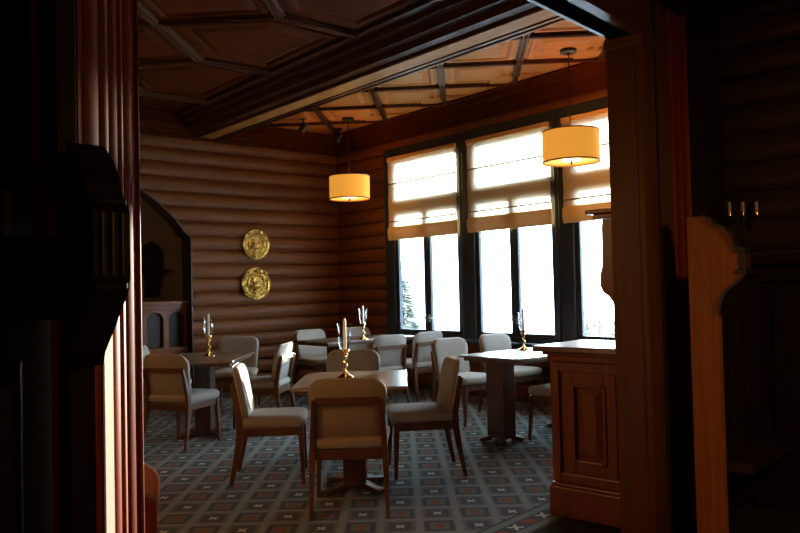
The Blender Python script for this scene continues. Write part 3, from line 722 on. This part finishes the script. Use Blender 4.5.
# ------------------------------------------------------------------ pendant lamps
def pendant(x, y, zb, zt, r, label, up=8, down=4):
    root = empty('pendant_lamp', (x, y, ZC)); tag(root, label, 'lamp', 'pendant lamps with drum shades')
    zt -= ZC; zb -= ZC
    MB().lathe([(0.001, 0.0), (0.075, 0.0), (0.08, -0.01), (0.08, -0.055), (0.07, -0.06), (0.001, -0.06)], 24).build('canopy', 'black', root, smooth=True)
    MB().sweep([(0, 0, -0.05, 0.006), (0, 0, zb+0.06, 0.006)], 8).build('cord', 'black', root)
    sh = MB().lathe([(r, zb), (r, zt), (r-0.004, zt), (r-0.004, zb)], 48).build('shade', 'shade', root, smooth=True)
    MB().lathe([(r+0.002, zb-0.006), (r+0.003, zb+0.008), (r-0.006, zb+0.008), (r-0.006, zb-0.006), (r+0.002, zb-0.006)], 48).build('shade_ring', 'shade_trim', sh)
    MB().lathe([(r+0.002, zt-0.006), (r+0.003, zt+0.006), (r-0.006, zt+0.006), (r-0.006, zt-0.006), (r+0.002, zt-0.006)], 48).build('shade_ring', 'shade_trim', sh)
    MB().lathe([(r-0.008, zb+0.02), (r*0.40, zb+0.022), (r*0.40, zb+0.03), (r-0.008, zb+0.028)], 40).build('diffuser', 'shade_in', sh, smooth=True)
    MB().lathe([(0.001, zb+0.012), (r*0.33, zb+0.012), (r*0.36, zb+0.03), (r*0.33, zb+0.035), (0.001, zb+0.035)], 32).build('bulb', 'bulb', root, smooth=True)
    MB().lathe([(0.001, zb-0.03), (0.010, zb-0.03), (0.010, zb+0.02), (0.001, zb+0.02)], 12).build('finial', 'black', root)
    ld = bpy.data.lights.new('pendant_bulb_light', 'POINT'); ld.energy = up; ld.color = (1.0, 0.52, 0.18); ld.shadow_soft_size = 0.06
    lo = bpy.data.objects.new('pendant_bulb_light', ld); col.objects.link(lo); lo.parent = root; lo.location = (0, 0, zt+0.03)
    l2 = bpy.data.lights.new('pendant_bulb_light', 'POINT'); l2.energy = down; l2.color = (1.0, 0.52, 0.18); l2.shadow_soft_size = 0.08
    lo2 = bpy.data.objects.new('pendant_bulb_light', l2); col.objects.link(lo2); lo2.parent = root; lo2.location = (0, 0, zb-0.06)
def pend_px(pc, ptop, pbot, wpx, label, up):
    c = on_z(*pc, ZC)
    dep = (ROT.transposed() @ (c-CAM)).z * -1
    fac = lambda py: EYE + (on_x(ptop[0], py, c.x).z - EYE)
    zt = on_x(ptop[0], ptop[1], c.x).z; zb = on_x(pbot[0], pbot[1], c.x).z
    pendant(c.x, c.y, zb, zt, wpx/762*dep/2, label, up)
pend_px((348, 116), (349.5, 176.5), (349.5, 199), 40, 'glowing drum pendant lamp hanging in the far corner by the log wall', 3)
pend_px((568, 47), (571.5, 131.5), (571.5, 162), 56, 'glowing drum pendant lamp hanging before the windows near the door post', 9)

hl = DP(-0.5, -2.1)
ZC_KEEP = ZC; ZC = 3.10
pendant(hl.x, hl.y, 2.05, 2.28, 0.27, 'added unseen drum pendant lamp for warm fill in the entry hall to the right of the viewer', 4, 22)  # lamp added out of view to warm the door post and settle
ZC = ZC_KEEP
pendant(0.6, 3.7, 2.0, 2.24, 0.27, 'drum pendant lamp added for warm fill in the unseen left part of the dining room nearer the doorway', 1, 26)  # this lamp and the next are added unseen, warming the chair backs
pendant(0.6, 6.8, 2.0, 2.24, 0.27, 'drum pendant lamp added for warm fill in the unseen left part of the dining room nearer the log wall', 1, 18)
# ceiling spotlight near the corner
def spot(px, py, label):
    p = on_z(px, py, ZC)
    root = empty('ceiling_spotlight', (p.x, p.y, ZC)); tag(root, label, 'spotlight')
    MB().lathe([(0.001, 0), (0.045, 0), (0.045, -0.03), (0.001, -0.03)], 16).build('mount', 'black', root)
    MB().sweep([(0, 0, -0.02, 0.01), (0, 0, -0.09, 0.01)], 8).build('stem', 'black', root)
    h = MB().lathe([(0.001, 0.07), (0.035, 0.065), (0.045, 0.02), (0.05, -0.06), (0.044, -0.06), (0.001, -0.03)], 16)
    o = h.build('lamp_head', 'black', root, smooth=True); o.location = (0, 0, -0.14); o.rotation_euler = (0.6, 0.3, 0)
spot(303, 117, 'small black spotlight on the ceiling left of the far pendant lamp')
spot(339, 128, 'small black spotlight with a glint close to the far corner')

# ------------------------------------------------------------------ chairs
def rrect(wb, wt, h, rb, rt, n=6):
    """rounded rectangle outline, bottom width wb, top width wt, centred x, y 0..h"""
    pts_ = []
    for cx_, cy_, r, a0 in ((wb/2-rb, rb, rb, -90), (wt/2-rt, h-rt, rt, 0), (-wt/2+rt, h-rt, rt, 90), (-wb/2+rb, rb, rb, 180)):
        for i in range(n+1):
            a = math.radians(a0 + 90*i/n); pts_.append((cx_+r*math.cos(a), cy_+r*math.sin(a)))
    return pts_
def inset(pts_, d, cx_, cy_, w_, h_):
    return [(cx_+(x-cx_)*(1-2*d/w_), cy_+(y-cy_)*(1-2*d/h_)) for x, y in pts_]
def cushion(out, cx_, cy_, w_, h_, t, fn, soft=0.016, puff=0.008):
    rings = []
    for d, z in ((0.10, 0 - puff*0.4), (soft, 0.0), (soft*0.35, t*0.12), (0.0, t*0.32), (0.0, t*0.68), (soft*0.35, t*0.88), (soft, t), (0.06, t+puff*0.7), (0.14, t+puff)):
        rings.append([fn(x, y, z) for x, y in inset(out, d, cx_, cy_, w_, h_)])
    return MB().loft(rings)
BACK_Y = lambda z: -0.185 - 0.19*(z-0.45)
def make_chair():
    root = empty('dining_chair')
    so = rrect(0.46, 0.50, 0.475, 0.05, 0.07)
    st = cushion(so, 0, 0.2375, 0.50, 0.475, 0.072, lambda x, y, z: (x, y-0.235, 0.393+z), 0.02, 0.010).build('seat', 'fabric', root, smooth=True)
    bo_ = rrect(0.43, 0.46, 0.365, 0.045, 0.085)
    def fb(x, y, z):
        zz = 0.455+y; return (x, BACK_Y(zz) - 0.03 + z + 0.30*x*x, zz + 0.0)
    bk = cushion(bo_, 0, 0.1825, 0.46, 0.365, 0.05, fb, 0.012, 0.006).build('backrest', 'fabric', root, smooth=True)
    pth = inset(bo_, -0.001, 0, 0.1825, 0.46, 0.365)
    loop = [fb(x, y, 0.006) for x, y in pth]
    pm = MB(); k = len(loop)
    rings = []
    for i in range(k+1):
        p = Vector(loop[i % k]); a = Vector(loop[(i-1) % k]); b = Vector(loop[(i+1) % k]); d = (b-a).normalized()
        e1 = Vector((0, 1, 0)); e1 = (e1-d*e1.dot(d)).normalized(); e2 = d.cross(e1)
        rings.append([p+(e1*math.cos(2*math.pi*q/5)+e2*math.sin(2*math.pi*q/5))*0.0045 for q in range(5)])
    pm.loft(rings, cap=False); pm.build('rim_light_bead', 'rim_light_bead', bk, smooth=True)  # bead carrying the painted rim light around the backrest
    for s in (-1, 1):
        MB().sweep([(s*0.226, -0.285, 0, 0.62), (s*0.222, -0.245, 0.20, 0.85), (s*0.216, -0.222, 0.36, 1.05), (s*0.213, -0.222, 0.46, 1.0), (s*0.206, -0.245, 0.58, 0.85), (s*0.200, -0.272, 0.70, 0.7)],
                   rect=(0.034, 0.046)).build('leg', 'chairwood', root, bevel=0.004)
        MB().sweep([(s*0.226, 0.215, 0, 0.62), (s*0.215, 0.205, 0.25, 0.9), (s*0.210, 0.200, 0.388, 1.05)], rect=(0.036, 0.040)).build('leg', 'chairwood', root, bevel=0.004)
    fr = MB(); fr.box((-0.195, 0.185, 0.335), (0.195, 0.208, 0.392)); fr.box((-0.198, -0.235, 0.335), (0.198, -0.212, 0.392))
    for s in (-1, 1): fr.box((s*0.205-0.012, -0.205, 0.335), (s*0.205+0.012, 0.185, 0.392))
    fr.build('seat_frame', 'chairwood', root, bevel=0.003)
    MB().box((-0.192, -0.277, 0.665), (0.192, -0.258, 0.71)).build('back_rail', 'chairwood', root, bevel=0.004)
    return root
proto = make_chair()
proto_used = [False]
def chair(x, y, ang, label):
    """ang: direction the sitter faces, radians in room axes"""
    o = proto if not proto_used[0] else copy_tree(proto)
    proto_used[0] = True
    o.location = (x, y, 0); o.rotation_euler = (0, 0, ang-math.pi/2)
    tag(o, label, 'chair', 'beige dining chairs')
def chair_uv(u, v, du, dv, label):
    p = XY(u, v); d = XY(du, dv); chair(p.x, p.y, math.atan2(d.y, d.x), label)
chair_uv(-0.335, 4.80, -0.02, 1, 'nearest whole chair, seen from behind, with its back to the viewer at the front table')
chair_uv(-0.94, 5.57, 1, 0.09, 'chair with a brilliant sunlit backrest at the left side of the front table')
chair_uv(0.125, 5.66, -1, -0.12, 'chair in profile at the right side of the front table, facing left')
chair_uv(-0.42, 6.36, 0.0, -1, 'tan chair behind the front table candlestick, facing the viewer')
chair_uv(-1.965, 6.86, 0.36, 0.93, 'chair seen from behind at the near side of the left table')
chair_uv(-1.90, 8.72, 0.05, -1, 'shaded brown chair behind the left table against the log wall')
chair_uv(-1.42, 7.74, -1, 0.16, 'chair in profile with sunlit back between the left and front tables')
chair_uv(-2.44, 7.80, 1, 0.0, 'chair corner just showing beside the left door jamb at the left table')
chair(5.63, 8.30, math.radians(-92), 'left one of the two blue-grey chairs behind the corner table')
chair(6.36, 8.24, math.radians(-90), 'blue-grey chair behind the corner table candlestick')
chair(5.47, 6.90, math.radians(88), 'grey chair with back to the viewer at the corner table, nearer the room centre')
chair(6.12, 6.98, math.radians(91), 'grey chair with back to the viewer at the corner table, nearer the window')
chair(5.44, 5.44, math.radians(-92), 'grey chair behind the left end of the bright white window table')
chair(6.20, 5.50, math.radians(-90), 'grey chair below the middle window behind the bright white window table')
chair(5.38, 4.17, math.radians(90), 'chair mostly hidden by the mahogany cabinet, only its seat showing')
chair_uv(-1.112, 2.56, -0.5, 0.86, 'nearest chair, only its backrest corner visible beside the left door jamb')

# ------------------------------------------------------------------ tables
def table(x, y, rz, lx, ly, label, peds):
    root = empty('dining_table', (x, y, 0), rz); tag(root, label, 'table', 'wooden dining tables')
    MB().box((-lx/2, -ly/2, 0.718), (lx/2, ly/2, 0.74)).build('tabletop', 'table', root, bevel=0.004)
    MB().box((-lx/2+0.03, -ly/2+0.03, 0.69), (lx/2-0.03, ly/2-0.03, 0.717)).build('underframe', 'table_edge', root)
    for px in peds:
        MB().box((px-0.075, -0.10, 0.035), (px+0.075, 0.10, 0.689)).build('pedestal', 'table_edge', root, bevel=0.006)
        for k in range(4):
            a = math.pi/4 + k*math.pi/2; c_, s_ = math.cos(a), math.sin(a)
            r0, r1 = 0.08, 0.265 if len(peds) == 1 else 0.19
            q = [(r0, -0.035, 0.012), (r1, -0.028, 0.012), (r1, 0.028, 0.012), (r0, 0.035, 0.012), (r0, -0.035, 0.06), (r1, -0.028, 0.03), (r1, 0.028, 0.03), (r0, 0.035, 0.06)]
            m = MB().add([(px+u*c_-v*s_, u*s_+v*c_, z) for u, v, z in q], [(3,2,1,0),(4,5,6,7),(0,1,5,4),(1,2,6,5),(2,3,7,6),(3,0,4,7)])
            f = m.build('foot', 'table_edge', root, bevel=0.004)
            MB().lathe([(0.001, 0), (0.018, 0), (0.018, 0.012), (0.001, 0.012)], 10, (px+(r1-0.03)*c_, (r1-0.03)*s_, 0)).build('glide', 'black', f)
    return root
p = XY(-0.335, 5.22); table(p.x, p.y, UANG, 0.73, 0.93, 'square oak table in the middle front with chairs on all four sides', (0,))
p = XY(-1.88, 7.28); table(p.x, p.y, UANG, 0.76, 1.02, 'dark wooden table in front of the alcove at the left', (0,))
table(5.72, 7.60, 0, 1.40, 0.70, 'wooden table in the far corner beneath the pendant lamp', (-0.28, 0.42))
table(5.46, 4.53, 0, 1.32, 0.70, 'table with bright white reflecting top by the windows on the right', (-0.51, 0.40))

# ------------------------------------------------------------------ hurricane candlesticks
for _n in ('table', 'cab_top'):
    _b = M[_n].node_tree.nodes['Principled BSDF']; _b.inputs['Coat Weight'].default_value = 1.0; _b.inputs['Coat IOR'].default_value = 2.0; _b.inputs['Coat Roughness'].default_value = 0.25
def candlestick(x, y, label, sc_=1.0, lean=0.0):
    root = empty('hurricane_candlestick', (x, y, 0.74)); tag(root, label, 'candlestick', 'brass candlesticks with glass chimneys')
    root.scale = (sc_,)*3
    MB().lathe([(0.001, 0), (0.056, 0), (0.058, 0.006), (0.050, 0.012), (0.038, 0.018), (0.022, 0.028), (0.012, 0.036), (0.001, 0.036)], 24).build('base', 'brass', root, smooth=True)
    st = MB(); n = 26; path = []
    for i in range(n+1):
        z = 0.03 + 0.125*i/n; a = 2*math.pi*2.0*i/n; r = 0.013*math.sin(math.pi*i/n)
        path.append((r*math.cos(a), r*math.sin(a), z, 0.0085+0.003*math.cos(2*math.pi*i/n)))
    st.sweep(path, 8).build('twisted_stem', 'brass', root, smooth=True)
    MB().lathe([(0.001, 0.150), (0.012, 0.150), (0.02, 0.158), (0.014, 0.166), (0.024, 0.176), (0.030, 0.184), (0.028, 0.194), (0.016, 0.196), (0.001, 0.196)], 20).build('cup', 'brass', root, smooth=True)
    MB().lathe([(0.026, 0.192), (0.032, 0.20), (0.042, 0.225), (0.046, 0.26), (0.045, 0.30), (0.044, 0.335), (0.050, 0.362), (0.056, 0.372), (0.053, 0.373), (0.047, 0.361), (0.041, 0.335), (0.042, 0.30), (0.043, 0.26), (0.039, 0.226), (0.029, 0.202), (0.023, 0.194)], 28).build('glass_chimney', 'hurricane', root, smooth=True)
    c = MB().lathe([(0.001, 0.190), (0.0115, 0.190), (0.0112, 0.38), (0.009, 0.398), (0.004, 0.408), (0.001, 0.410)], 14).build('candle', 'wax', root, smooth=True)
    MB().sweep([(0, 0, 0.406, 0.001), (0.001, 0, 0.418, 0.001)], 5).build('wick', 'wick', c)
def candle_px(px, py, label, sc_=1.0):
    q = on_z(px, py, 0.74); candlestick(q.x, q.y, label, sc_)
candle_px(345.5, 377.5, 'brass candlestick with glass chimney on the middle front table', 1.0)
candle_px(209, 356, 'brass candlestick with glass chimney on the left table', 1.0)
candle_px(363.5, 339.5, 'brass candlestick with glass chimney on the far corner table', 1.0)
candle_px(524, 350, 'brass candlestick with glass chimney on the bright window table', 0.95)

# ------------------------------------------------------------------ candelabra on the wainscot ledge
pp = DP(1.19, -0.15, 1.50)
cd = empty('candelabra', pp, UANG); tag(cd, 'small dark candelabra with pale candles on the ledge at far right', 'candelabra')
MB().lathe([(0.001, 0), (0.045, 0), (0.04, 0.012), (0.015, 0.025), (0.008, 0.06), (0.014, 0.075), (0.007, 0.09), (0.007, 0.22), (0.001, 0.22)], 16).build('stem', 'black', cd, smooth=True)
for dx in (-0.10, 0.0, 0.10):
    if dx:
        m = MB().sweep([(0, 0, 0.12, 0.005), (dx*0.4, 0, 0.10, 0.005), (dx*0.85, 0, 0.125, 0.005), (dx, 0, 0.17, 0.005), (dx, 0, 0.21, 0.006)], 8); m.build('arm', 'brass', cd, smooth=True)
    top = 0.22
    MB().lathe([(0.001, top-0.02), (0.012, top-0.018), (0.020, top), (0.014, top+0.004), (0.014, top+0.02), (0.001, top+0.02)], 12, (dx, 0, 0)).build('candle_cup', 'brass', cd, smooth=True)
    MB().lathe([(0.001, top+0.02), (0.0125, top+0.02), (0.0125, top+0.075), (0.001, top+0.077)], 12, (dx, 0, 0)).build('candle', 'wax', cd, smooth=True)

cd.scale = (0.85, 1.0, 1.15)
# ------------------------------------------------------------------ outdoors
gd = MB().box((XW+0.6, -250, -3.2), (300, 300, -3.0)).build('ground_outside', 'snowground'); struct(gd, 'pale hazy ground outside the windows')
def conifer(px, dist, ztop, label):
    r = ray(px, 300); p = CAM + r*(dist/1.0); root = empty('conifer_tree', (p.x, p.y, -3.0)); tag(root, label, 'tree', 'trees outside the windows')
    H = ztop+3.0
    MB().sweep([(0, 0, 0, 0.16), (0, 0, H*0.9, 0.03)], 8).build('trunk', 'bark', root, smooth=True)
    m = MB()
    for k in range(60):
        z = H*(0.06+0.93*k/60); R_ = ((1-z/H)*H*0.34+0.10)*random.uniform(0.7, 1.1)
        for j in range(11):
            a = random.random()*6.283; L2 = R_*random.uniform(0.75, 1.1); wd = 0.05+0.07*R_
            d = Vector((math.cos(a), math.sin(a), 0)); s_ = Vector((-d.y, d.x, 0))
            base = Vector((0, 0, z)); tip = base + d*L2 + Vector((0, 0, -0.28*L2)); mid = base + d*L2*0.55 + Vector((0, 0, -0.10*L2))
            m.add([base, mid+s_*wd, tip, mid-s_*wd, mid+Vector((0, 0, -wd*0.8))], [(0, 1, 4), (0, 4, 3), (1, 2, 4), (4, 2, 3), (0, 3, 2, 1)])
    tag(m.build('branches', 'needles', root), kind='stuff')
conifer(402, 24, 2.3, 'pale conifer outside the window nearest the far corner')
conifer(447, 40, -0.6, 'low conifer at the foot of the view in the corner window')
def shrub(px, dist, ztop, label):
    r = ray(px, 300); p = CAM + r*dist; root = empty('shrub', (p.x, p.y, -3.0)); tag(root, label, 'shrub')
    H = ztop+3.0; m = MB(); l = MB()
    for k in range(34):
        a = random.random()*6.283; sp = random.uniform(0.1, 0.28)*H
        tip = (math.cos(a)*sp, math.sin(a)*sp, H*random.uniform(0.6, 1.0))
        m.sweep([(0, 0, 0, 0.03), (tip[0]*0.45, tip[1]*0.45, tip[2]*0.55, 0.02), (*tip, 0.008)], 5)
        for q in range(22):
            f = random.uniform(0.4, 1.0); c = Vector((tip[0]*f, tip[1]*f, tip[2]*f)) + Vector((random.gauss(0, .12), random.gauss(0, .12), random.gauss(0, .12)))
            e = Vector((random.gauss(0, 1), random.gauss(0, 1), random.gauss(0, 1))).normalized()*0.09; g_ = e.cross(Vector((0.3, 0.5, 0.8))).normalized()*0.045
            l.add([c-e, c+g_, c+e, c-g_], [(0, 1, 2, 3)])
    m.build('stems', 'bark', root); tag(l.build('leaves', 'twigs', root), kind='stuff')
shrub(601, 22, 0.75, 'dry yellowish shrub outside the window behind the door post')
